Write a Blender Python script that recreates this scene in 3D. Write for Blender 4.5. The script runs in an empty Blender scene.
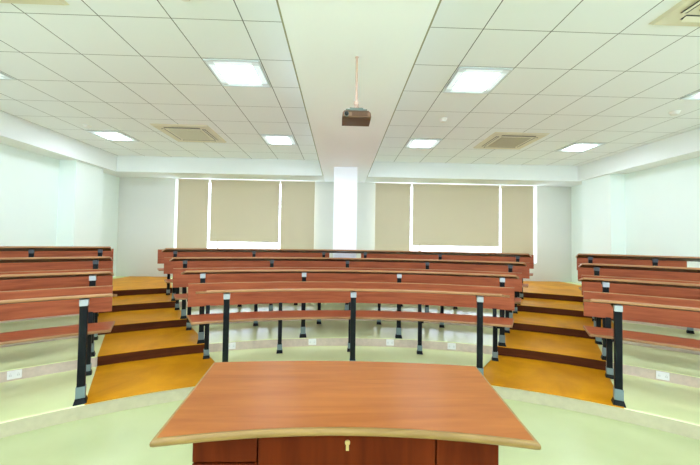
import bpy, bmesh, math
from mathutils import Vector, Matrix

SC = bpy.context.scene
COL = SC.collection
ZC = 1.36                      # height of the camera above the lower floor
CX, CY = 0.12, -0.8            # centre of the concentric rows
RAD = math.radians
W = {}                         # world position of each object's origin

# ------------------------------------------------------------------ materials
def new_mat(name):
    m = bpy.data.materials.new(name)
    m.use_nodes = True
    nt = m.node_tree
    return m, nt, nt.nodes['Principled BSDF']

def plain(name, col, rough=.5, metal=0.0, spec=.5, noise=0.0, nscale=8.0):
    m, nt, b = new_mat(name)
    b.inputs['Roughness'].default_value = rough
    b.inputs['Metallic'].default_value = metal
    b.inputs['Specular IOR Level'].default_value = spec
    if noise > 0:
        tc = nt.nodes.new('ShaderNodeTexCoord')
        n = nt.nodes.new('ShaderNodeTexNoise'); n.inputs['Scale'].default_value = nscale
        n.inputs['Detail'].default_value = 4
        r = nt.nodes.new('ShaderNodeValToRGB')
        r.color_ramp.elements[0].position = .3; r.color_ramp.elements[1].position = .7
        r.color_ramp.elements[0].color = (*[c*(1-noise) for c in col], 1)
        r.color_ramp.elements[1].color = (*[min(1, c*(1+noise)) for c in col], 1)
        nt.links.new(tc.outputs['Object'], n.inputs['Vector'])
        nt.links.new(n.outputs['Fac'], r.inputs['Fac'])
        nt.links.new(r.outputs['Color'], b.inputs['Base Color'])
    else:
        b.inputs['Base Color'].default_value = (*col, 1)
    return m

def wood(name, dark, light, scale, rough=.35, spec=.5, detail=6, coat=0.0):
    m, nt, b = new_mat(name)
    b.inputs['Roughness'].default_value = rough
    b.inputs['Specular IOR Level'].default_value = spec
    b.inputs['Coat Weight'].default_value = coat
    b.inputs['Coat Roughness'].default_value = .15
    tc = nt.nodes.new('ShaderNodeTexCoord')
    mp = nt.nodes.new('ShaderNodeMapping'); mp.inputs['Scale'].default_value = scale
    n = nt.nodes.new('ShaderNodeTexNoise'); n.inputs['Scale'].default_value = 1
    n.inputs['Detail'].default_value = detail; n.inputs['Roughness'].default_value = .6
    n.inputs['Distortion'].default_value = .6
    r = nt.nodes.new('ShaderNodeValToRGB')
    r.color_ramp.elements[0].position = .3; r.color_ramp.elements[1].position = .72
    r.color_ramp.elements[0].color = (*dark, 1); r.color_ramp.elements[1].color = (*light, 1)
    nt.links.new(tc.outputs['Object'], mp.inputs['Vector'])
    nt.links.new(mp.outputs['Vector'], n.inputs['Vector'])
    nt.links.new(n.outputs['Fac'], r.inputs['Fac'])
    nt.links.new(r.outputs['Color'], b.inputs['Base Color'])
    return m

def emissive(name, col, strength):
    m, nt, b = new_mat(name)
    b.inputs['Base Color'].default_value = (.6, .65, .65, 1)
    b.inputs['Emission Color'].default_value = (*col, 1)
    b.inputs['Emission Strength'].default_value = strength
    return m

def grid_mat(name, base, line, x0, y0, step, wx, wy, rough):
    """Square ceiling panels: dark seams of width wx (lines along Y) and wy (lines along X)."""
    m, nt, b = new_mat(name)
    b.inputs['Roughness'].default_value = rough
    b.inputs['Specular IOR Level'].default_value = .25
    tc = nt.nodes.new('ShaderNodeTexCoord')
    sp = nt.nodes.new('ShaderNodeSeparateXYZ')
    nt.links.new(tc.outputs['Object'], sp.inputs['Vector'])
    def seam(sock, o, w):
        a = nt.nodes.new('ShaderNodeMath'); a.operation = 'SUBTRACT'
        nt.links.new(sock, a.inputs[0]); a.inputs[1].default_value = o - step/2
        f = nt.nodes.new('ShaderNodeMath'); f.operation = 'FLOORED_MODULO'
        nt.links.new(a.outputs[0], f.inputs[0]); f.inputs[1].default_value = step
        c = nt.nodes.new('ShaderNodeMath'); c.operation = 'COMPARE'
        nt.links.new(f.outputs[0], c.inputs[0]); c.inputs[1].default_value = step/2
        c.inputs[2].default_value = w/2
        return c.outputs[0]
    mx = nt.nodes.new('ShaderNodeMath'); mx.operation = 'MAXIMUM'
    nt.links.new(seam(sp.outputs['X'], x0, wx), mx.inputs[0])
    nt.links.new(seam(sp.outputs['Y'], y0, wy), mx.inputs[1])
    mix = nt.nodes.new('ShaderNodeMix'); mix.data_type = 'RGBA'
    mix.inputs[6].default_value = (*base, 1); mix.inputs[7].default_value = (*line, 1)
    nt.links.new(mx.outputs[0], mix.inputs[0])
    nt.links.new(mix.outputs[2], b.inputs['Base Color'])
    return m

M = {}
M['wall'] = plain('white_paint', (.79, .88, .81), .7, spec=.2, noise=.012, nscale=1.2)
M['back'] = plain('shaded_back_wall_paint', (.71, .725, .66), .7, spec=.2, noise=.012, nscale=1.2)  # wall paint greyed so the colour carries the dimmer light at the back
M['white'] = plain('bright_white_paint', (.93, .96, .99), .6, spec=.25)
M['trim'] = plain('bulkhead_paint', (.80, .84, .80), .6, spec=.25)
M['line'] = plain('olive_trim_metal', (.30, .31, .20), .5)
M['ceil_l'] = grid_mat('ceiling_panels_one', (.83, .88, .87), (.15, .17, .155), -.786, 2.534, .55, .0085, .006, .55)
M['ceil_r'] = grid_mat('ceiling_panels_two', (.83, .88, .87), (.15, .17, .155), 1.1085, 2.534, .55, .0085, .006, .55)
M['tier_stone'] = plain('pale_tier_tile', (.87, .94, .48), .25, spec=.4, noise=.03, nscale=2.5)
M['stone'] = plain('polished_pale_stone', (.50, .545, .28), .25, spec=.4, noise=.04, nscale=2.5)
M['riser_stone'] = plain('beige_riser_stone', (.64, .52, .41), .5, spec=.2, noise=.08, nscale=22)
M['kerb_stone'] = plain('cream_kerb_stone', (.53, .485, .31), .5, spec=.2, noise=.06, nscale=18)
M['tread'] = wood('orange_floor_wood', (.52, .20, .004), (.74, .33, .008), (2.2, 2.2, 2.2), .4, .06, 5)
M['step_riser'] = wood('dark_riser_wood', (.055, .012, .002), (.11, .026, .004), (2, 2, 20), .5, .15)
M['panel'] = wood('red_brown_panel', (.23, .049, .015), (.41, .107, .037), (2.2, 2.2, 26), .42, .2)
M['top'] = wood('red_brown_top', (.27, .060, .022), (.42, .11, .042), (2.5, 22, 22), .36, .25)
M['under'] = plain('shaded_underside', (.050, .018, .008), .5, spec=.2)  # shade under the desktops, put into the colour
M['edge'] = wood('light_wood_edge', (.29, .13, .045), (.44, .22, .085), (3, 3, 30), .4)
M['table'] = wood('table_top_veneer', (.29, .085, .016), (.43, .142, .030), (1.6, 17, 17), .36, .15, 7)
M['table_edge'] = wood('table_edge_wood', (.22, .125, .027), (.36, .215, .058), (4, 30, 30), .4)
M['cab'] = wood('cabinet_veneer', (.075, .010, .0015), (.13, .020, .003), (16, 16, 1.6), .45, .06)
M['gap'] = plain('dark_gap', (.01, .006, .004), .8)
M['black'] = plain('black_powder_coat', (.006, .008, .008), .5, spec=.15)
M['steel'] = plain('brushed_grey_bracket', (.52, .55, .56), .4, .35)
M['shaded_bracket'] = plain('shaded_grey_bracket', (.07, .085, .09), .4, spec=.4)  # bracket grey with the rear rows' shade darkened into it
M['sleeve'] = plain('dull_steel_sleeve', (.20, .27, .27), .4, .4)
M['brass'] = plain('brass', (.75, .55, .25), .3, .8)
M['plate'] = plain('white_plastic', (.86, .84, .80), .35)
M['socket'] = plain('shadowy_socket_hole', (.66, .64, .60), .6)
M['ac'] = plain('ivory_plastic', (.70, .67, .50), .45)
M['ac_grille'] = plain('beige_grille', (.46, .42, .29), .55)
M['ac_panel'] = plain('ivory_grille', (.62, .60, .45), .5)
M['dark_slot'] = plain('dark_slot', (.05, .055, .05), .6)
M['lamp_frame'] = plain('lamp_frame_metal', (.62, .68, .68), .35, .3)
LG = 1.95
M['lamp'] = emissive('lamp_glow', (.91, 1.0, 1.18), 13.0*LG)
M['lamp_side'] = emissive('lamp_side_glow', (.82, 1.0, 1.03), .20*LG)
M['lamp_corner'] = emissive('lamp_corner_glow', (.78, 1.0, 1.05), .07*LG)
M['detector'] = plain('detector_plastic', (.80, .80, .74), .4)
M['proj'] = plain('bronze_plastic', (.095, .042, .013), .45, .1)
M['proj_front'] = plain('tan_plastic', (.27, .15, .085), .45, .1)
M['proj_mount'] = plain('teal_grey_metal', (.16, .21, .19), .4, .3)
M['pole'] = plain('copper_pole', (.62, .43, .34), .35, .4)
M['lens'] = plain('lens_glass', (.01, .01, .012), .08)
M['alu'] = plain('white_window_metal', (.85, .87, .88), .4, .1)

def blind_mat():
    m, nt, b = new_mat('tan_blind_cloth')
    b.inputs['Base Color'].default_value = (.64, .57, .40, 1)
    b.inputs['Roughness'].default_value = .85
    tr = nt.nodes.new('ShaderNodeBsdfTranslucent'); tr.inputs['Color'].default_value = (.62, .55, .38, 1)
    mx = nt.nodes.new('ShaderNodeMixShader'); mx.inputs[0].default_value = .12
    nt.links.new(b.outputs[0], mx.inputs[1]); nt.links.new(tr.outputs[0], mx.inputs[2])
    nt.links.new(mx.outputs[0], nt.nodes['Material Output'].inputs['Surface'])
    tc = nt.nodes.new('ShaderNodeTexCoord'); w = nt.nodes.new('ShaderNodeTexWave')
    w.inputs['Scale'].default_value = 60; w.bands_direction = 'X'
    bp = nt.nodes.new('ShaderNodeBump'); bp.inputs['Strength'].default_value = .05
    nt.links.new(tc.outputs['Object'], w.inputs['Vector'])
    nt.links.new(w.outputs['Fac'], bp.inputs['Height']); nt.links.new(bp.outputs[0], b.inputs['Normal'])
    return m
M['blind'] = blind_mat()

def glass_mat():
    m, nt, b = new_mat('window_glass')
    t = nt.nodes.new('ShaderNodeBsdfTransparent'); t.inputs['Color'].default_value = (.96, .98, .98, 1)
    g = nt.nodes.new('ShaderNodeBsdfGlossy'); g.inputs['Roughness'].default_value = .02
    mx = nt.nodes.new('ShaderNodeMixShader'); mx.inputs[0].default_value = .06
    nt.links.new(t.outputs[0], mx.inputs[1]); nt.links.new(g.outputs[0], mx.inputs[2])
    nt.links.new(mx.outputs[0], nt.nodes['Material Output'].inputs['Surface'])
    return m
M['glass'] = glass_mat()

# ------------------------------------------------------------------ helpers
def world_of(o):
    return W[o.name] if o is not None else Vector((0, 0, 0))

def obj(name, bm, mat, parent=None, origin=None, smooth=False, bevel=0.0):
    """Link bm (in world coordinates) as one mesh object; origin: where a top-level thing has its base."""
    org = world_of(parent) if parent is not None else Vector(origin or (0, 0, 0))
    bmesh.ops.remove_doubles(bm, verts=bm.verts, dist=1e-5)
    bmesh.ops.recalc_face_normals(bm, faces=bm.faces)
    bmesh.ops.translate(bm, verts=bm.verts, vec=-org)
    me = bpy.data.meshes.new(name)
    bm.to_mesh(me); bm.free()
    for m in (mat if isinstance(mat, (list, tuple)) else [mat]):
        me.materials.append(m)
    if smooth:
        for p in me.polygons: p.use_smooth = True
    o = bpy.data.objects.new(name, me)
    COL.objects.link(o)
    if parent is not None: o.parent = parent
    else: o.location = org
    W[o.name] = org
    if bevel > 0:
        md = o.modifiers.new('bevel', 'BEVEL'); md.width = bevel; md.segments = 2
        md.limit_method = 'ANGLE'; md.angle_limit = RAD(50)
    return o

def thing(name, label, cat, loc, group=None):
    o = bpy.data.objects.new(name, None); COL.objects.link(o)
    o.location = loc; o.empty_display_size = .1
    W[o.name] = Vector(loc)
    tag(o, label, cat, group)
    return o

def tag(o, label, cat, group=None):
    o['label'] = label; o['category'] = cat
    if group: o['group'] = group
    return o

def struct(name, bm, mat, parent=None, **k):
    o = obj(name, bm, mat, parent, **k)
    if parent is None: o['kind'] = 'structure'
    return o

def B(): return bmesh.new()

def box(bm, x0, x1, y0, y1, z0, z1):
    v = [bm.verts.new((x, y, z)) for x in (x0, x1) for y in (y0, y1) for z in (z0, z1)]
    for f in ((0, 1, 3, 2), (4, 6, 7, 5), (0, 4, 5, 1), (2, 3, 7, 6), (0, 2, 6, 4), (1, 5, 7, 3)):
        bm.faces.new([v[i] for i in f])
    return bm

def pol(R, th, z=0.0):
    t = RAD(th)
    return Vector((CX + R*math.sin(t), CY + R*math.cos(t), z))

def pbox(bm, R, th, hr, ht, z0, z1, hr1=None, ht1=None, dR=0.0):
    """A box standing at polar place (R, th): half sizes hr (radial) and ht (along the arc); optional taper and lean to the top."""
    t = RAD(th); er = Vector((math.sin(t), math.cos(t), 0)); et = Vector((math.cos(t), -math.sin(t), 0))
    hr1 = hr if hr1 is None else hr1; ht1 = ht if ht1 is None else ht1
    v = []
    for (z, a, b, d) in ((z0, hr, ht, 0), (z1, hr1, ht1, dR)):
        c = pol(R + d, th, z)
        for s, q in ((-1, -1), (1, -1), (1, 1), (-1, 1)):
            v.append(bm.verts.new(c + er*a*s + et*b*q))
    for f in ((0, 1, 2, 3), (7, 6, 5, 4), (0, 4, 5, 1), (1, 5, 6, 2), (2, 6, 7, 3), (3, 7, 4, 0)):
        bm.faces.new([v[i] for i in f])
    return bm

def sweep(bm, profile, thL, thR, n):
    """Sweep a closed profile [(R, z)] along the arc from thL(R) to thR(R), with end caps."""
    rings = []
    for i in range(n + 1):
        u = i/n
        rings.append([bm.verts.new(pol(R, thL(R) + (thR(R) - thL(R))*u, z)) for R, z in profile])
    k = len(profile)
    for a, b in zip(rings, rings[1:]):
        for j in range(k):
            bm.faces.new((a[j], a[(j+1) % k], b[(j+1) % k], b[j]))
    bm.faces.new(rings[0]); bm.faces.new(rings[-1])
    return bm

def cyl(bm, p0, p1, r0, r1=None, n=20):
    r1 = r0 if r1 is None else r1
    p0, p1 = Vector(p0), Vector(p1); d = (p1 - p0).normalized()
    a = d.orthogonal().normalized(); b = d.cross(a)
    A = [bm.verts.new(p0 + (a*math.cos(t) + b*math.sin(t))*r0) for t in [2*math.pi*i/n for i in range(n)]]
    Q = [bm.verts.new(p1 + (a*math.cos(t) + b*math.sin(t))*r1) for t in [2*math.pi*i/n for i in range(n)]]
    for i in range(n):
        bm.faces.new((A[i], A[(i+1) % n], Q[(i+1) % n], Q[i]))
    bm.faces.new(A[::-1]); bm.faces.new(Q)
    return bm

def prism(bm, pts, z0, z1):
    lo = [bm.verts.new((x, y, z0)) for x, y in pts]; hi = [bm.verts.new((x, y, z1)) for x, y in pts]
    k = len(pts)
    for i in range(k):
        bm.faces.new((lo[i], lo[(i+1) % k], hi[(i+1) % k], hi[i]))
    bm.faces.new(lo[::-1]); bm.faces.new(hi)
    return bm

# ------------------------------------------------------------------ room shell
XL, XR, YB, YF = -5.05, 5.45, 7.6, -2.3
ZT = ZC + 1.703                # tiled ceiling
ZS = ZC + 1.375                # bottom of the bulkheads and of the middle beam
T = [0, .105, .2015, .298, .3945, .491]           # tier levels
RT = [0, 3.92, 4.79, 5.66, 6.53, 7.40]            # radius of each tier's front edge

struct('floor', box(B(), XL - .2, XR + .2, YF - .2, YB + .3, -.2, 0), M['stone'])
# side walls: each has an unseen front-end window, added for fill light
FILL_SWIN = (-1.7, .9, .85, ZC + 1.27)
def side_wall(name, x0, x1):
    bm = B()
    box(bm, x0, x1, YF, FILL_SWIN[0], 0, ZT + .2); box(bm, x0, x1, FILL_SWIN[1], YB, 0, ZT + .2)
    box(bm, x0, x1, FILL_SWIN[0], FILL_SWIN[1], 0, FILL_SWIN[2]); box(bm, x0, x1, FILL_SWIN[0], FILL_SWIN[1], FILL_SWIN[3], ZT + .2)
    struct(name, bm, M['wall'])
side_wall('wall_left', XL - .2, XL)
side_wall('wall_right', XR, XR + .2)
FILL_FWIN = [(-4.6, -.55, .80, ZC + 1.30), (.80, 4.95, .80, ZC + 1.30)]      # unseen windows behind the teacher, added for light from the front
bm = B()
xs = [XL - .2, FILL_FWIN[0][0], FILL_FWIN[0][1], FILL_FWIN[1][0], FILL_FWIN[1][1], XR + .2]
for i in range(5):
    if i in (1, 3):
        box(bm, xs[i], xs[i+1], YF - .2, YF, 0, FILL_FWIN[0][2]); box(bm, xs[i], xs[i+1], YF - .2, YF, FILL_FWIN[0][3], ZT + .2)
    else:
        box(bm, xs[i], xs[i+1], YF - .2, YF, 0, ZT + .2)
struct('wall_front', bm, M['wall'])

WIN = [(-3.785, -.60, .30 + .60, ZC + 1.365), (.79, 4.62, .30 + .60, ZC + 1.365)]   # openings: x0, x1, z0, z1
bm = B()
xs = [XL - .2, WIN[0][0], WIN[0][1], WIN[1][0], WIN[1][1], XR + .2]
for i in range(5):
    if i in (1, 3):
        w = WIN[i//2]
        box(bm, xs[i], xs[i+1], YB, YB + .24, 0, w[2]); box(bm, xs[i], xs[i+1], YB, YB + .24, w[3], ZT + .2)
    else:
        box(bm, xs[i], xs[i+1], YB, YB + .24, 0, ZT + .2)
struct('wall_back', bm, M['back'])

# pilasters of the side walls and the free column in the middle of the back
struct('wall_left_pilaster', box(B(), XL, -4.75, 6.0, 6.67, 0, ZS), M['wall'])
struct('wall_right_pilaster', box(B(), 5.17, XR, 6.13, 6.88, 0, ZS), M['wall'])
struct('wall_back_column', box(B(), -.134, .297, 6.05, YB, T[4], ZS), M['white'])

# ceilings: two tiled fields, a smooth beam between them, bulkheads round the edge
BL, BR = -.380, .541
struct('ceiling', box(B(), XL, BL, YF, YB, ZT, ZT + .15), M['ceil_l'])
struct('ceiling', box(B(), BR, XR, YF, YB, ZT, ZT + .15), M['ceil_r'])
struct('ceiling_beam', box(B(), BL, BR, YF, YB, ZS, ZT + .15), M['white'])
struct('trim_1', box(B(), XL, -4.66, YF, YB, ZS, ZT), M['trim'])
struct('trim_2', box(B(), 5.10, XR, YF, YB, ZS, ZT), M['trim'])
struct('trim_3', box(B(), -4.66, BL, 6.91, YB, ZS, ZT), M['trim'])
struct('trim_4', box(B(), BR, 5.10, 6.91, YB, ZS, ZT), M['trim'])
bm = B(); box(bm, BL - .012, BL, YF, 6.91, ZS, ZS + .012)
struct('trim_5', bm, M['line'])
bm = B(); box(bm, BR, BR + .012, YF, 6.91, ZS, ZS + .012)
struct('trim_6', bm, M['line'])

# tiers: stone slabs stacked on one another, each with an arc-shaped front
def tier(k):
    bm = B(); n = 96; Ro = 13.5; z0, z1 = T[k-1], T[k]
    sweep(bm, [(RT[k], z0), (RT[k], z1 - .006), (RT[k] + .006, z1), (Ro, z1), (Ro, z0)], lambda R: -89.0, lambda R: 89.0, n)
    for co, no in (((XL, 0, 0), (-1, 0, 0)), ((XR, 0, 0), (1, 0, 0)), ((0, YB, 0), (0, 1, 0))):
        g = bm.verts[:] + bm.edges[:] + bm.faces[:]
        r = bmesh.ops.bisect_plane(bm, geom=g, plane_co=co, plane_no=no, clear_outer=True)
    bm.normal_update()
    for f in bm.faces:
        f.material_index = 1 if abs(f.normal.z) < .5 else 0
    return struct('floor_tier', bm, [M['tier_stone'], M['kerb_stone'] if k == 1 else M['riser_stone']])
for k in range(1, 6): tier(k)

# ------------------------------------------------------------------ wooden aisle steps
def aisle(name, label, outer_deg, sign):
    root = thing('stepped_aisle_floor', label, 'steps', pol(4.4, outer_deg - sign*6, T[1]), 'wooden aisle steps')
    tab = {-1: ((3.8, -15.4), (4.8, -19.5), (5.6, -21.6), (6.5, -23.7), (7.4, -24.6), (9.2, -25.4)),
           1: ((3.8, 15.4), (4.8, 20.5), (5.6, 22.3), (6.5, 23.9), (7.4, 25.0), (9.2, 26.0))}[sign]
    def inner(R):                         # border on the side of the middle block
        for (a, p_), (b_, q_) in zip(tab, tab[1:]):
            if R <= b_: return p_ + (q_ - p_)*(R - a)/(b_ - a)
        return tab[-1][1]
    for k in range(1, 6):
        r0 = RT[k] - .012; r1 = RT[k+1] if k < 5 else 10.6
        bm = B(); n = 10
        od = outer_deg + (0, 0, 0, 2.5, 3, 6)[k]*sign
        lo = (lambda R: min(inner(R), od)); hi = (lambda R: max(inner(R), od))
        prof = [(r0, T[k] + .001), (r0, T[k] + .003), (r0 + .005, T[k] + .005)]
        m = 6
        for i in range(1, m + 1):
            prof.append((r0 + .005 + (r1 - r0 - .005)*i/m, T[k] + .005))
        for i in range(m, -1, -1):
            prof.append((r0 + .005 + (r1 - r0 - .005)*i/m, T[k] + .001)) if i else None
        sweep(bm, prof, lo, hi, n)
        if k == 5:
            g = bm.verts[:] + bm.edges[:] + bm.faces[:]
            bmesh.ops.bisect_plane(bm, geom=g, plane_co=(0, YB - .005, 0), plane_no=(0, 1, 0), clear_outer=True)
            for s, x in ((-1, -4.74), (1, 5.16)):
                g = bm.verts[:] + bm.edges[:] + bm.faces[:]
                bmesh.ops.bisect_plane(bm, geom=g, plane_co=(x, 0, 0), plane_no=(s, 0, 0), clear_outer=True)
        obj('tread', bm, M['tread'], root)
        if k > 1:
            bm = B()
            sweep(bm, [(RT[k] - .011, T[k-1] + .005), (RT[k] - .011, T[k] + .001), (RT[k] - .001, T[k] + .001), (RT[k] - .001, T[k-1] + .005)], lo, hi, n)
            obj('riser', bm, M['step_riser'], root)
    return root
aisle('aisle_steps', 'orange brown wooden aisle steps climbing on the left between the left and middle seating blocks', -31.0, -1)
aisle('aisle_steps', 'orange brown wooden aisle steps climbing on the right between the middle and right seating blocks', 32.3, 1)

# ------------------------------------------------------------------ desks and benches
ORD = ['front', 'second', 'third', 'back']
def desk(k, block, thL, thR, posts, slopeL, slopeR, label, group):
    """Curved tilted desktop on single posts. Angles are those of the front edge; slopes in degrees per metre outward."""
    Rf = 3.87 + .87*(k-1); Rp = 3.974 + .87*(k-1); z = T[k] + .825 + ((0, -.012, -.010, -.004, -.004) if block == 'middle' else (0, 0, .003, .012, .016))[k]; d = .33; drop = .052; th = .020
    root = thing('lecture_desk', label, 'desk', pol(Rp, (thL + thR)/2, T[k]), group)
    lo = lambda R: thL + slopeL*(R - Rf); hi = lambda R: thR + slopeR*(R - Rf)
    n = max(16, int(abs(thR - thL)*1.5)); e = .012
    zz = lambda R: z - drop*(R - Rf)/d
    bm = B()
    sweep(bm, [(Rf + e, zz(Rf+e)), (Rf + d, zz(Rf+d)), (Rf + d, zz(Rf+d) - th), (Rf + e, zz(Rf+e) - th)], lo, hi, n)
    bm.normal_update()
    bmesh.ops.recalc_face_normals(bm, faces=bm.faces)
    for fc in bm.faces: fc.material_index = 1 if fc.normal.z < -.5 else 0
    obj('desktop', bm, [M['top'], M['under']], root)
    bm = B()                                        # rounded light wooden edge along the front and both ends
    sweep(bm, [(Rf + e, zz(Rf) + .001), (Rf + .004, zz(Rf) - .001), (Rf, z - .007), (Rf, z - .015), (Rf + .004, z - .021), (Rf + e, z - .022)], lo, hi, n)
    for f, s in ((lo, -1), (hi, 1)):
        w = math.degrees(.010/Rf)*s
        prof = [(Rf, zz(Rf) - .003), (Rf + d, zz(Rf+d) + .001), (Rf + d, zz(Rf+d) - th - .001), (Rf, zz(Rf) - th)]
        g = lambda R, f=f, w=w: f(R) + w
        if s < 0: sweep(bm, prof, g, f, 1)
        else: sweep(bm, prof, f, g, 1)
    obj('edge_strip', bm, M['edge'], root)
    for a in posts:
        zt = zz(Rp) - th
        bm = B(); pbox(bm, Rp, a, .024, .025, T[k] + .02, zt - .02)
        leg = obj('leg', bm, M['black'], root, bevel=.004)
        bm = B(); pbox(bm, Rp, a, .029, .0275, zt - .056, zt - .006)
        obj('bracket', bm, M['steel'] if k < 3 else M['shaded_bracket'], leg, bevel=.003)
        bm = B(); pbox(bm, Rp + .125, a, .095, .014, zt - .046, zt - .020)
        obj('support_arm', bm, M['black'], leg)
        bm = B(); pbox(bm, Rp, a, .029, .030, T[k] + .040, T[k] + .125)
        obj('sleeve', bm, M['sleeve'], leg, bevel=.003)
        bm = B(); pbox(bm, Rp, a, .050, .042, T[k] + .001, T[k] + .042, .030, .031)
        obj('foot', bm, M['black'], leg, bevel=.003)
    return root

def bench(k, thL, thR, legs, slope, label, group, back=None):
    Rl = 4.60 + .87*(k-1); Rb = 4.68 + .87*(k-1); R0 = 4.235 + .87*(k-1)
    zs = T[k] + .468; low = .012 if 'middle' in group else 0
    zb0, zb1 = T[k] + .545 - low, T[k] + .79 - low
    root = thing('bench', label, 'bench', pol(Rl, (thL + thR)/2, T[k]), group)
    n = max(12, int(abs(thR - thL)*1.5)); e = .010; d = .375
    lo = lambda R: thL - slope[0]*(R - R0); hi = lambda R: thR + slope[1]*(R - R0)
    bm = B()
    sweep(bm, [(R0 + e, zs), (R0 + d, zs - .006), (R0 + d, zs - .026), (R0 + e, zs - .022)], lo, hi, n)
    seat = obj('seat', bm, M['top'], root)
    bm = B()
    sweep(bm, [(R0 + e, zs + .001), (R0, zs - .005), (R0, zs - .018), (R0 + e, zs - .023)], lo, hi, n)
    for f, s in ((lo, -1), (hi, 1)):
        w = math.degrees(.008/R0)*s
        prof = [(R0 + .004, zs - .001), (R0 + d, zs - .006), (R0 + d, zs - .027), (R0 + .004, zs - .022)]
        g = lambda R, f=f, w=w: f(R) + w
        if s < 0: sweep(bm, prof, g, f, 1)
        else: sweep(bm, prof, f, g, 1)
    obj('seat_edge', bm, M['edge'], seat)
    bl, br = back if back else (thL, thR)
    bm = B()
    sweep(bm, [(Rb, zb0), (Rb + .012, zb1 - .006), (Rb + .030, zb1 - .006), (Rb + .018, zb0)], lambda R: bl, lambda R: br, n)
    bk = obj('backrest', bm, M['panel'], root)
    bm = B()
    sweep(bm, [(Rb + .011, zb1 - .006), (Rb + .014, zb1), (Rb + .029, zb1), (Rb + .031, zb1 - .006)], lambda R: bl, lambda R: br, n)
    obj('top_edge', bm, M['edge'], bk)
    for a in legs:
        bm = B(); pbox(bm, Rl, a, .022, .022, T[k] + .02, zs - .026)
        leg = obj('leg', bm, M['black'], root, bevel=.003)
        bm = B(); pbox(bm, Rl - .12, a, .18, .018, zs - .056, zs - .027)
        obj('seat_bracket', bm, M['black'], leg)
        bm = B(); pbox(bm, Rl + .047, a, .006, .020, zs - .056, zb0 + .01, dR=.02)
        pbox(bm, Rb + .032, a, .006, .020, zb0 - .01, zb1 - .05, dR=.008)
        obj('back_bar', bm, M['black'], leg)
        bm = B(); pbox(bm, Rl, a, .026, .027, T[k] + .035, T[k] + .095)
        obj('sleeve', bm, M['sleeve'], leg, bevel=.003)
        bm = B(); pbox(bm, Rl, a, .040, .034, T[k] + .001, T[k] + .036, .027, .028)
        obj('foot', bm, M['black'], leg, bevel=.003)
    return root

# middle block
MD = {1: (-18.9, 19.55, (-16.58, .22, 17.14), 4.2), 2: (-21.98, 22.59, (-20.0, -6.54, 7.2, 21.04), 1.9),
      3: (-23.87, 24.42, (-22.57, -11.16, -.08, 11.73, 22.9), 1.7), 4: (-25.2, 25.7, (-24.1, -13.8, -3.53, 2.82, 14.0, 24.45), 1.6)}
ROWTXT = {1: 'front row', 2: 'second row', 3: 'third row', 4: 'back row'}
POSTTXT = {1: 'on three black posts', 2: 'on four black posts', 3: 'on five black posts', 4: 'before the white column'}
for k, (a, b, posts, sl) in MD.items():
    desk(k, 'middle', a, b, posts, -sl, sl, f'curved reddish wood desk in the {ROWTXT[k]} of the middle block {POSTTXT[k]}', 'curved desks of the middle block')
bench(1, -20.75, 21.35, (-19.2, -9.75, .15, 10.0, 19.9), (2.0, 2.0), 'curved reddish bench with wide backrest right behind the front row middle desk', 'curved benches of the middle block', (-21.65, 22.35))
bench(2, -23.2, 23.5, (-21.8, -13.2, -4.2, 4.65, 13.7, 22.3), (1.2, 1.2), 'curved reddish bench in the second row of the middle block', 'curved benches of the middle block', (-23.9, 24.2))
bench(3, -24.8, 25.2, (-23.6, -15.6, -7.6, .3, 8.2, 16.1, 24.0), (1, 1), 'curved reddish bench in the third row of the middle block', 'curved benches of the middle block', (-25.35, 25.8))
bench(4, -26.0, -2.6, (-25.0, -18.0, -11.0, -4.2), (.8, -.2), 'reddish bench of the back row left of the white column', 'curved benches of the middle block', (-26.4, -2.6))
bench(4, 2.3, 26.4, (3.8, 11.0, 18.0, 25.3), (-.2, .8), 'reddish bench of the back row right of the white column', 'curved benches of the middle block', (2.3, 26.85))

# side blocks
LD = {1: (-52, -28.9, (-31.45, -47)), 2: (-50, -30.1, (-31.75, -46)), 3: (-47, -30.8, (-32.2, -45)), 4: (-44.5, -31.3, (-32.3, -38.44, -43.8))}
RD = {1: (29.25, 52, (31.93, 47)), 2: (30.1, 50, (32.4, 46)), 3: (31.05, 48, (32.6, 46.5)), 4: (31.45, 46, (32.75, 38.9, 45))}
for k in (1, 2, 3, 4):
    a, b, posts = LD[k]
    desk(k, 'left', a, b, posts, 0, 0, f'reddish wood desk in the {ROWTXT[k]} of the left block beside the left aisle steps', 'desks of the left block')
    a, b, posts = RD[k]
    desk(k, 'right', a, b, posts, 0, 0, f'reddish wood desk in the {ROWTXT[k]} of the right block beside the right aisle steps', 'desks of the right block')
LBK = {1: (-52, -29.7, (-31.7, -42.0)), 2: (-50, -30.4, (-31.9, -40.5)), 3: (-46.5, -30.9, (-32.4, -41)), 4: (-43, -31.27, (-32.6, -40))}
RBK = {1: (30.0, 52, (32.35, 43)), 2: (30.9, 50, (32.5, 42.5)), 3: (31.3, 48, (33.0, 41.5)), 4: (31.8, 42.1, (33.2, 40.5))}
for k in (1, 2, 3, 4):
    a, b, legs = LBK[k]
    bench(k, a, b + (.3 if k == 1 else -.15), legs, (0, 0), f'reddish bench with backrest in the {ROWTXT[k]} of the left block', 'benches of the left block', (a, b))
    a, b, legs = RBK[k]
    bench(k, a + (-.1 if k == 1 else .1), b, legs, (0, 0), f'reddish bench with backrest in the {ROWTXT[k]} of the right block', 'benches of the right block', (a, b))

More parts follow.
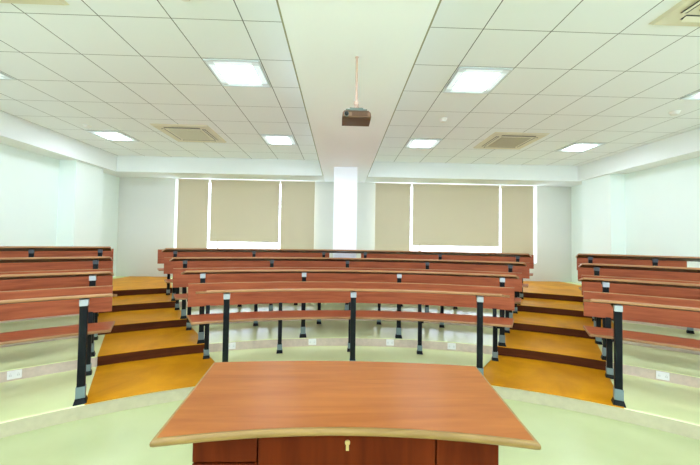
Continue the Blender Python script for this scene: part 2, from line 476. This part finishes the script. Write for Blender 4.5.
# ------------------------------------------------------------------ socket plates on the second tier's riser
def outlet(th, label):
    R = RT[2]; z = T[1] + .051
    root = thing('wall_outlet', label, 'outlet', pol(R, th, z), 'white socket plates on the first stone riser')
    bm = B(); pbox(bm, R - .005, th, .0048, .046, z - .036, z + .036)
    pl = obj('plate', bm, M['plate'], root, bevel=.003)
    bm = B()
    for s in (-1, 1):
        pbox(bm, R - .0105, th + s*.24, .0008, .003, z - .012, z + .004)
        pbox(bm, R - .0105, th + s*.36, .0008, .003, z - .012, z + .004)
        pbox(bm, R - .0105, th + s*.30, .0008, .004, z + .010, z + .014)
    obj('socket', bm, M['socket'], pl)
outlet(-37.85, 'white socket plate on the stone riser under the left block bench')
outlet(-16.2, 'white socket plate just right of the left post of the middle front desk')
outlet(-5.2, 'white socket plate left of the central post of the middle front desk')
outlet(5.95, 'white socket plate right of the central post of the middle front desk')
outlet(14.5, 'white socket plate just left of the right post of the middle front desk')
outlet(37.3, 'white socket plate on the stone riser under the right block bench')

# ------------------------------------------------------------------ windows and blinds
for i, (x0, x1, z0, z1) in enumerate(WIN):
    bm = B(); y0, y1 = YB + .13, YB + .18; w = .045
    box(bm, x0, x0 + w, y0, y1, z0, z1); box(bm, x1 - w, x1, y0, y1, z0, z1)
    box(bm, x0 + w, x1 - w, y0, y1, z0, z0 + w); box(bm, x0 + w, x1 - w, y0, y1, z1 - w, z1)
    n = 3
    for j in range(1, n):
        xm = x0 + (x1 - x0)*(.27 if j == 1 else .74) + (0 if i == 0 else -.02)
        box(bm, xm + .06, xm + .10, y0, y1, z0 + w, z1 - w)
    win = struct(f'window_{i+1}', bm, M['alu'])
    obj('pane', box(B(), x0 + w, x1 - w, YB + .150, YB + .158, z0 + w, z1 - w), M['glass'], win)
    obj('sill', box(B(), x0, x1, YB - .0, YB + .13, z0 - .0, z0 + .015), M['alu'], win)

for i, x in enumerate((XL - .12, XR + .12)):
    bm = B(); w = .05; a0, a1, c0, c1 = FILL_SWIN
    box(bm, x - .025, x + .025, a0, a0 + w, c0, c1); box(bm, x - .025, x + .025, a1 - w, a1, c0, c1)
    box(bm, x - .025, x + .025, a0 + w, a1 - w, c0, c0 + w); box(bm, x - .025, x + .025, a0 + w, a1 - w, c1 - w, c1)
    for j in (1, 2, 3):
        ym = a0 + (a1 - a0)*j/4
        box(bm, x - .025, x + .025, ym - .025, ym + .025, c0 + w, c1 - w)
    win = struct(f'window_{i+3}', bm, M['alu'])  # unseen side window, added to bring in fill daylight
    obj('pane', box(B(), x - .004, x + .004, a0 + w, a1 - w, c0 + w, c1 - w), M['glass'], win)  # pane of the added, unseen side window

for i, (a0, a1, c0, c1) in enumerate(FILL_FWIN):
    bm = B(); w = .05; yy = YF - .12
    box(bm, a0, a0 + w, yy - .025, yy + .025, c0, c1); box(bm, a1 - w, a1, yy - .025, yy + .025, c0, c1)
    box(bm, a0 + w, a1 - w, yy - .025, yy + .025, c0, c0 + w); box(bm, a0 + w, a1 - w, yy - .025, yy + .025, c1 - w, c1)
    for j in (1, 2, 3):
        xm = a0 + (a1 - a0)*j/4
        box(bm, xm - .025, xm + .025, yy - .025, yy + .025, c0 + w, c1 - w)
    win = struct(f'window_{i+5}', bm, M['alu'])  # unseen front window, added to light the desk fronts
    obj('pane', box(B(), a0 + w, a1 - w, yy - .004, yy + .004, c0 + w, c1 - w), M['glass'], win)  # pane of the added, unseen front window

def blind(x0, x1, zb, label):
    y = 7.50; zt = ZC + 1.335
    root = thing('roller_blind', label, 'blind', ((x0 + x1)/2, y, zb), 'tan roller blinds')
    bm = B(); nx, nz = 24, 12; fr, bk = [], []
    for i in range(nx + 1):
        u = i/nx; x = x0 + (x1 - x0)*u
        for j in range(nz + 1):
            v = j/nz; zz = zb + (zt - zb)*v
            yy = y + .006*math.sin(u*9 + v*2.0)*(1 - v)*math.sin(math.pi*u)
            fr.append(bm.verts.new((x, yy, zz))); bk.append(bm.verts.new((x, yy + .0015, zz)))
    N = nz + 1
    for i in range(nx):
        for j in range(nz):
            a = i*N + j
            bm.faces.new((fr[a], fr[a+N], fr[a+N+1], fr[a+1])); bm.faces.new((bk[a], bk[a+1], bk[a+N+1], bk[a+N]))
    obj('cloth', bm, M['blind'], root, smooth=True)
    bm = B(); cyl(bm, (x0 - .01, y + .016, zt + .012), (x1 + .01, y + .016, zt + .012), .016)
    obj('roller', bm, M['blind'], root, smooth=True)
    bm = B(); box(bm, x0 + .004, x1 - .004, y - .005, y + .007, zb - .014, zb + .006)
    obj('bottom_bar', bm, M['blind'], root, bevel=.003)
    bm = B()
    for x in (x0 - .012, x1 + .008):
        box(bm, x, x + .004, y - .012, y + .04, zt - .012, zt + .036)
    obj('end_bracket', bm, M['alu'], root)
ZB = ZC
blind(-3.674, -2.996, ZB - .30, 'narrow tan roller blind at the far left of the left window')
blind(-2.945, -1.402, ZB - .038, 'wide tan roller blind in the middle of the left window')
blind(-1.366, -.598, ZB - .30, 'narrow tan roller blind of the left window nearest the white column')
blind(.785, 1.60, ZB - .30, 'narrow tan roller blind of the right window nearest the white column')
blind(1.65, 3.675, ZB - .056, 'wide tan roller blind in the middle of the right window')
blind(3.718, 4.469, ZB - .30, 'narrow tan roller blind at the far right of the right window')

# ------------------------------------------------------------------ ceiling fittings
def lamp(x, y, label):
    h = .262; root = thing('ceiling_light', label, 'ceiling light', (x, y, ZT), 'square recessed ceiling lights')
    z1 = ZT - .001
    bm = B(); w = .016
    for a in ((-h, h, -h, -h + w), (-h, h, h - w, h), (-h, -h + w, -h + w, h - w), (h - w, h, -h + w, h - w)):
        box(bm, x + a[0], x + a[1], y + a[2], y + a[3], z1 - .014, z1)
    q = .182; s = .072
    obj('frame', bm, M['lamp_frame'], root)
    for sx in (-1, 1):                                     # grey corner pieces
        for sy in (-1, 1):
            xs_ = sorted((x + sx*q, x + sx*(h - w))); ys_ = sorted((y + sy*q, y + sy*(h - w)))
            obj('corner_diffuser', box(B(), xs_[0], xs_[1], ys_[0], ys_[1], z1 - .010, z1), M['lamp_corner'], root)
    bm = B()                                               # thin dividing ribs
    for s_ in (-1, 1):
        box(bm, x - q, x + q, y + s_*q - .004, y + s_*q + .004, z1 - .012, z1)
        box(bm, x + s_*q - .004, x + s_*q + .004, y - q, y + q, z1 - .012, z1)
    obj('rib', bm, M['lamp_frame'], root)
    obj('diffuser', box(B(), x - q + .004, x + q - .004, y - q + .004, y + q - .004, z1 - .008, z1), M['lamp'], root)
    for s_ in (-1, 1):
        e0, e1 = sorted((s_*(q + .004), s_*(h - w)))
        obj('side_diffuser', box(B(), x - q, x + q, y + e0, y + e1, z1 - .008, z1), M['lamp_side'], root)
        obj('side_diffuser', box(B(), x + e0, x + e1, y - q, y + q, z1 - .008, z1), M['lamp_side'], root)
LX = {-3.811: 'far left', -1.061: 'left of the beam', 1.3835: 'right of the beam', 4.1335: 'far right'}
LY = {3.359: 'nearer row', 5.559: 'farther row', 1.159: 'row above the teacher table', -1.041: 'row behind the teacher table'}
LL = {('far left', 'nearer row'): 'square white ceiling light cut by the left edge of the photo',
      ('far left', 'farther row'): 'square white ceiling light near the left bulkhead, beyond the left cassette',
      ('left of the beam', 'nearer row'): 'large bright square ceiling light just left of the smooth beam',
      ('left of the beam', 'farther row'): 'smaller distant square ceiling light just left of the smooth beam',
      ('right of the beam', 'nearer row'): 'large bright square ceiling light just right of the smooth beam',
      ('right of the beam', 'farther row'): 'smaller distant square ceiling light just right of the smooth beam',
      ('far right', 'nearer row'): 'square white ceiling light cut by the right edge of the photo',
      ('far right', 'farther row'): 'square white ceiling light near the right bulkhead'}
for x, nx in LX.items():
    for y, ny in LY.items():
        lamp(x, y, LL.get((nx, ny), f'square ceiling light out of frame, {ny}, {nx}'))

def cassette(x, y, label, dark):
    h = .425; z1 = ZT - .001
    root = thing('ceiling_air_conditioner', label, 'air conditioner', (x, y, ZT), 'ceiling cassette air conditioners')
    bm = B()                                               # a bevelled square plate, lower in the middle
    r1 = [bm.verts.new((x + sx*h, y + sy*h, z1)) for sx, sy in ((-1, -1), (1, -1), (1, 1), (-1, 1))]
    r2 = [bm.verts.new((x + sx*(h - .02), y + sy*(h - .02), z1 - .018)) for sx, sy in ((-1, -1), (1, -1), (1, 1), (-1, 1))]
    for i in range(4): bm.faces.new((r1[i], r1[(i+1) % 4], r2[(i+1) % 4], r2[i]))
    bm.faces.new(r1); bm.faces.new(r2)
    obj('panel', bm, M['ac'], root)
    g = .235
    bm = B(); box(bm, x - g, x + g, y - g, y + g, z1 - .028, z1 - .018)
    for i in range(13):
        yy = y - g + .02 + i*(2*g - .04)/12
        box(bm, x - g + .015, x + g - .015, yy - .006, yy + .006, z1 - .033, z1 - .028)
    obj('grille', bm, M['ac_grille' if dark else 'ac_panel'], root)
    s0, s1, ln = .285, .335, .27
    for dx, dy in ((1, 0), (-1, 0), (0, 1), (0, -1)):
        bm = B()
        if dx: a = sorted((x + dx*s0, x + dx*s1)); box(bm, a[0], a[1], y - ln, y + ln, z1 - .0195, z1 - .018)
        else: a = sorted((y + dy*s0, y + dy*s1)); box(bm, x - ln, x + ln, a[0], a[1], z1 - .0195, z1 - .018)
        sl = obj('air_slot', bm, M['dark_slot'], root)
        bm = B()                                           # a tilted flap that half covers its slot
        c = (s0 + s1)/2 + .008
        if dx:
            pts = [(x + dx*(s0 + .012), z1 - .020), (x + dx*(s1 + .004), z1 - .034), (x + dx*(s1 + .004), z1 - .030), (x + dx*(s0 + .012), z1 - .016)]
            v0 = [bm.verts.new((p, y - ln + .01, q)) for p, q in pts]; v1 = [bm.verts.new((p, y + ln - .01, q)) for p, q in pts]
        else:
            pts = [(y + dy*(s0 + .012), z1 - .020), (y + dy*(s1 + .004), z1 - .034), (y + dy*(s1 + .004), z1 - .030), (y + dy*(s0 + .012), z1 - .016)]
            v0 = [bm.verts.new((x - ln + .01, p, q)) for p, q in pts]; v1 = [bm.verts.new((x + ln - .01, p, q)) for p, q in pts]
        for i in range(4): bm.faces.new((v0[i], v0[(i+1) % 4], v1[(i+1) % 4], v1[i]))
        bm.faces.new(v0); bm.faces.new(v1)
        obj('flap', bm, M['ac'], sl)
cassette(-2.436, 5.34, 'square cream ceiling air conditioner in the left tiled field', False)
cassette(2.758, 5.32, 'square cream ceiling air conditioner with darker grille in the right tiled field', True)
cassette(-2.436, 2.00, 'cream ceiling air conditioner cut by the top left edge of the photo', False)
cassette(2.758, 1.985, 'cream ceiling air conditioner cut by the top right corner of the photo', True)

def detector(x, y, label):
    root = thing('smoke_detector', label, 'smoke detector', (x, y, ZT), 'round smoke detectors')
    bm = B(); cyl(bm, (x, y, ZT - .012), (x, y, ZT - .001), .056, .058, 28)
    obj('base', bm, M['detector'], root, bevel=.002)
    bm = B(); cyl(bm, (x, y, ZT - .040), (x, y, ZT - .012), .034, .050, 28)
    obj('sensor_cap', bm, M['detector'], root, bevel=.004)
detector(1.384, 4.436, 'small white round smoke detector between the two lights right of the beam')
detector(4.20, 3.99, 'small white round smoke detector near the right bulkhead')
detector(-1.11, 2.265, 'small white round smoke detector cut by the top edge, left of the beam')
detector(-3.887, 5.08, 'faint round smoke detector near the left bulkhead')

# ------------------------------------------------------------------ projector under the beam
px, py = .102, 2.41
root = thing('projector', 'bronze projector hanging from a thin copper pole under the white beam', 'projector', (px, py, ZS))
bm = B(); cyl(bm, (px, py, ZC + .985), (px, py, ZS - .006), .0085)
obj('pole', bm, M['pole'], root, smooth=False)
bm = B(); cyl(bm, (px, py, ZS - .008), (px, py, ZS - .001), .012, .013)
obj('ceiling_flange', bm, M['pole'], root)
bm = B(); cyl(bm, (px, py, ZC + 1.012), (px, py, ZC + 1.035), .017)
cyl(bm, (px, py, ZC + .978), (px, py, ZC + 1.000), .026, .016)
obj('collar', bm, M['pole'], root)
bm = B()
for (zz0, zz1, a, b) in ((.946, .962, .078, .056), (.962, .978, .050, .040)):
    box(bm, px - a, px + a, py - b, py + b, ZC + zz0, ZC + zz1)
obj('mounting_bracket', bm, M['proj_mount'], root, bevel=.004)
# body: tapered towards the top
y0, y1 = 2.325, 2.50
bm = B()
prof = [(-.103, .886), (.103, .886), (.105, .893), (.100, .925), (.086, .946), (-.086, .946), (-.100, .925), (-.105, .880)]
f0 = [bm.verts.new((px + x, y0 + (.004 if z < .93 else .02), ZC + z)) for x, z in prof]
f1 = [bm.verts.new((px + x, y1, ZC + z)) for x, z in prof]
k = len(prof)
for i in range(k): bm.faces.new((f0[i], f0[(i+1) % k], f1[(i+1) % k], f1[i]))
bm.faces.new(f0); bm.faces.new(f1)
body = obj('body', bm, M['proj'], root, bevel=.004)
bm = B(); box(bm, px - .098, px + .096, y0 - .004, y0 + .004, ZC + .893, ZC + .926)
fp = obj('front_panel', bm, M['proj_front'], body, bevel=.003)
bm = B(); cyl(bm, (px - .072, y0 - .016, ZC + .909), (px - .072, y0 + .002, ZC + .909), .0165, .018, 28)
ln = obj('lens_barrel', bm, M['proj_mount'], root)
bm = B(); cyl(bm, (px - .072, y0 - .0185, ZC + .909), (px - .072, y0 - .0155, ZC + .909), .0145, .0145, 28)
obj('lens', bm, M['lens'], ln)
bm = B()
for i in range(5):
    z = ZC + .897 + i*.0058
    box(bm, px - .035, px + .078, y0 - .0065, y0 - .0035, z, z + .0028)
obj('vent_grille', bm, M['proj'], root)

# ------------------------------------------------------------------ teacher's table in the foreground
ZTAB = ZC - .61
def front_arc(n=28, inset=0.0):
    out = []
    xa, ya, xb, yb, ym = -.566 + inset, 1.026, .627 - inset, 1.008, 1.084
    for i in range(n + 1):
        u = i/n; x = xa + (xb - xa)*u
        out.append((x, ya + (yb - ya)*u + (ym - (ya + yb)/2)*(1 - (2*u - 1)**2) + inset))
    return out
def back_arc(n=20, inset=0.0):
    out = []
    xa, ya, xb, yb = .690 - inset, 1.643 - inset, -.623 + inset, 1.678 - inset
    for i in range(n + 1):
        u = i/n
        out.append((xa + (xb - xa)*u, ya + (yb - ya)*u + .045*(1 - (2*u - 1)**2)))
    return out
root = thing('teacher_table', 'large reddish wooden table with concave light front edge in the foreground', 'table', (.035, 1.4, 0))
e = .014
bm = B(); prism(bm, front_arc(28, e) + back_arc(20, e), ZTAB - .026, ZTAB)
obj('tabletop', bm, M['table'], root)
bm = B()
fo, bo = front_arc(28, 0), back_arc(20, 0); fi, bi = front_arc(28, e), back_arc(20, e)
outer, inner_ = fo + bo, fi + bi
N = len(outer)
levels = [(1.0, -.0005), (.45, -.002), (.10, -.006), (0, -.013), (.10, -.020), (.45, -.025), (1.0, -.027)]
rings = []
for f, dz in levels:
    rings.append([bm.verts.new((o_[0]*(1-f) + i_[0]*f, o_[1]*(1-f) + i_[1]*f, ZTAB + dz)) for o_, i_ in zip(outer, inner_)])
for a, b in zip(rings, rings[1:]):
    for i in range(N):
        bm.faces.new((a[i], a[(i+1) % N], b[(i+1) % N], b[i]))
for i in range(N):
    bm.faces.new((rings[-1][i], rings[-1][(i+1) % N], rings[0][(i+1) % N], rings[0][i]))
obj('edge_band', bm, M['table_edge'], root, smooth=True)
YT, YE = 1.115, 1.60
x0, xa, xb, x1 = -.476, -.262, .333, .548
zt_ = ZTAB - .027
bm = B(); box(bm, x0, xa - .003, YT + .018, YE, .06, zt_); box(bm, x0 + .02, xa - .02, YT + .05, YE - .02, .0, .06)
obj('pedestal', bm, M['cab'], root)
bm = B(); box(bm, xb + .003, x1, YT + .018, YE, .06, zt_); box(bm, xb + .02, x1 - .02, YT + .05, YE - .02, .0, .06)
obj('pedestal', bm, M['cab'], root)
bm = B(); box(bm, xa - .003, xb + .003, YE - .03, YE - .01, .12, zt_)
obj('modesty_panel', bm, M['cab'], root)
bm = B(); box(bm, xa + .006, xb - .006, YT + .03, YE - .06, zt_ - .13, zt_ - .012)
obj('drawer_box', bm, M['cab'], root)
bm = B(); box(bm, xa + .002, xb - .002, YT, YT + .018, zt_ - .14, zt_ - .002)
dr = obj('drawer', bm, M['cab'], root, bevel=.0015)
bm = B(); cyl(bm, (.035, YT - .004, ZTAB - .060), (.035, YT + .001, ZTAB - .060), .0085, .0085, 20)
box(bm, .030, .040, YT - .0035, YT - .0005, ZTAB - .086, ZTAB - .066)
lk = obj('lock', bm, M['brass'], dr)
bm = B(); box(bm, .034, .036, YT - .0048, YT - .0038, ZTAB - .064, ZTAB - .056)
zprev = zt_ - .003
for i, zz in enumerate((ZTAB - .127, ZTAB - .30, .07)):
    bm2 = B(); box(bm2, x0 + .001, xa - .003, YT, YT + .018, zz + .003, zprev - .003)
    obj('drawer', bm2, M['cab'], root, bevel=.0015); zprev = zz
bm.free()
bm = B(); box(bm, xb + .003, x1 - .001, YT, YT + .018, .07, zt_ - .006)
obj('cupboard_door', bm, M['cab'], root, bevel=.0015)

# ------------------------------------------------------------------ daylight outside the windows
wd = bpy.data.worlds.new('daylight'); SC.world = wd; wd.use_nodes = True
bg = wd.node_tree.nodes['Background']
bg.inputs[0].default_value = (.88, .97, 1.20, 1); bg.inputs[1].default_value = 3.9

# ------------------------------------------------------------------ camera
f, p, y, r = 328.614, .0272, .0291, .0156
cy_, sy_ = math.cos(y), math.sin(y)
fwd = Vector((sy_*math.cos(p), cy_*math.cos(p), math.sin(p)))
right = Vector((cy_, -sy_, 0)); up = right.cross(fwd)
R_ = math.cos(r)*right + math.sin(r)*up; U_ = -math.sin(r)*right + math.cos(r)*up
cam = bpy.data.cameras.new('camera'); co = bpy.data.objects.new('camera', cam); COL.objects.link(co)
cam.sensor_fit = 'HORIZONTAL'; cam.sensor_width = 36; cam.lens = 36*f/700
cam.clip_start = .05; cam.clip_end = 100
mw = Matrix.Identity(4)
for i in range(3):
    mw[i][0], mw[i][1], mw[i][2] = R_[i], U_[i], -fwd[i]
mw[2][3] = ZC
co.matrix_world = mw
SC.camera = co

vs = SC.view_settings
vs.view_transform = 'Standard'; vs.look = 'None'; vs.gamma = 1.0; vs.use_curve_mapping = False
vs.exposure = 0.68
cy = SC.cycles
cy.max_bounces = 8; cy.diffuse_bounces = 6; cy.glossy_bounces = 3; cy.transparent_max_bounces = 8
cy.use_denoising = True
cy.sample_clamp_indirect = 6
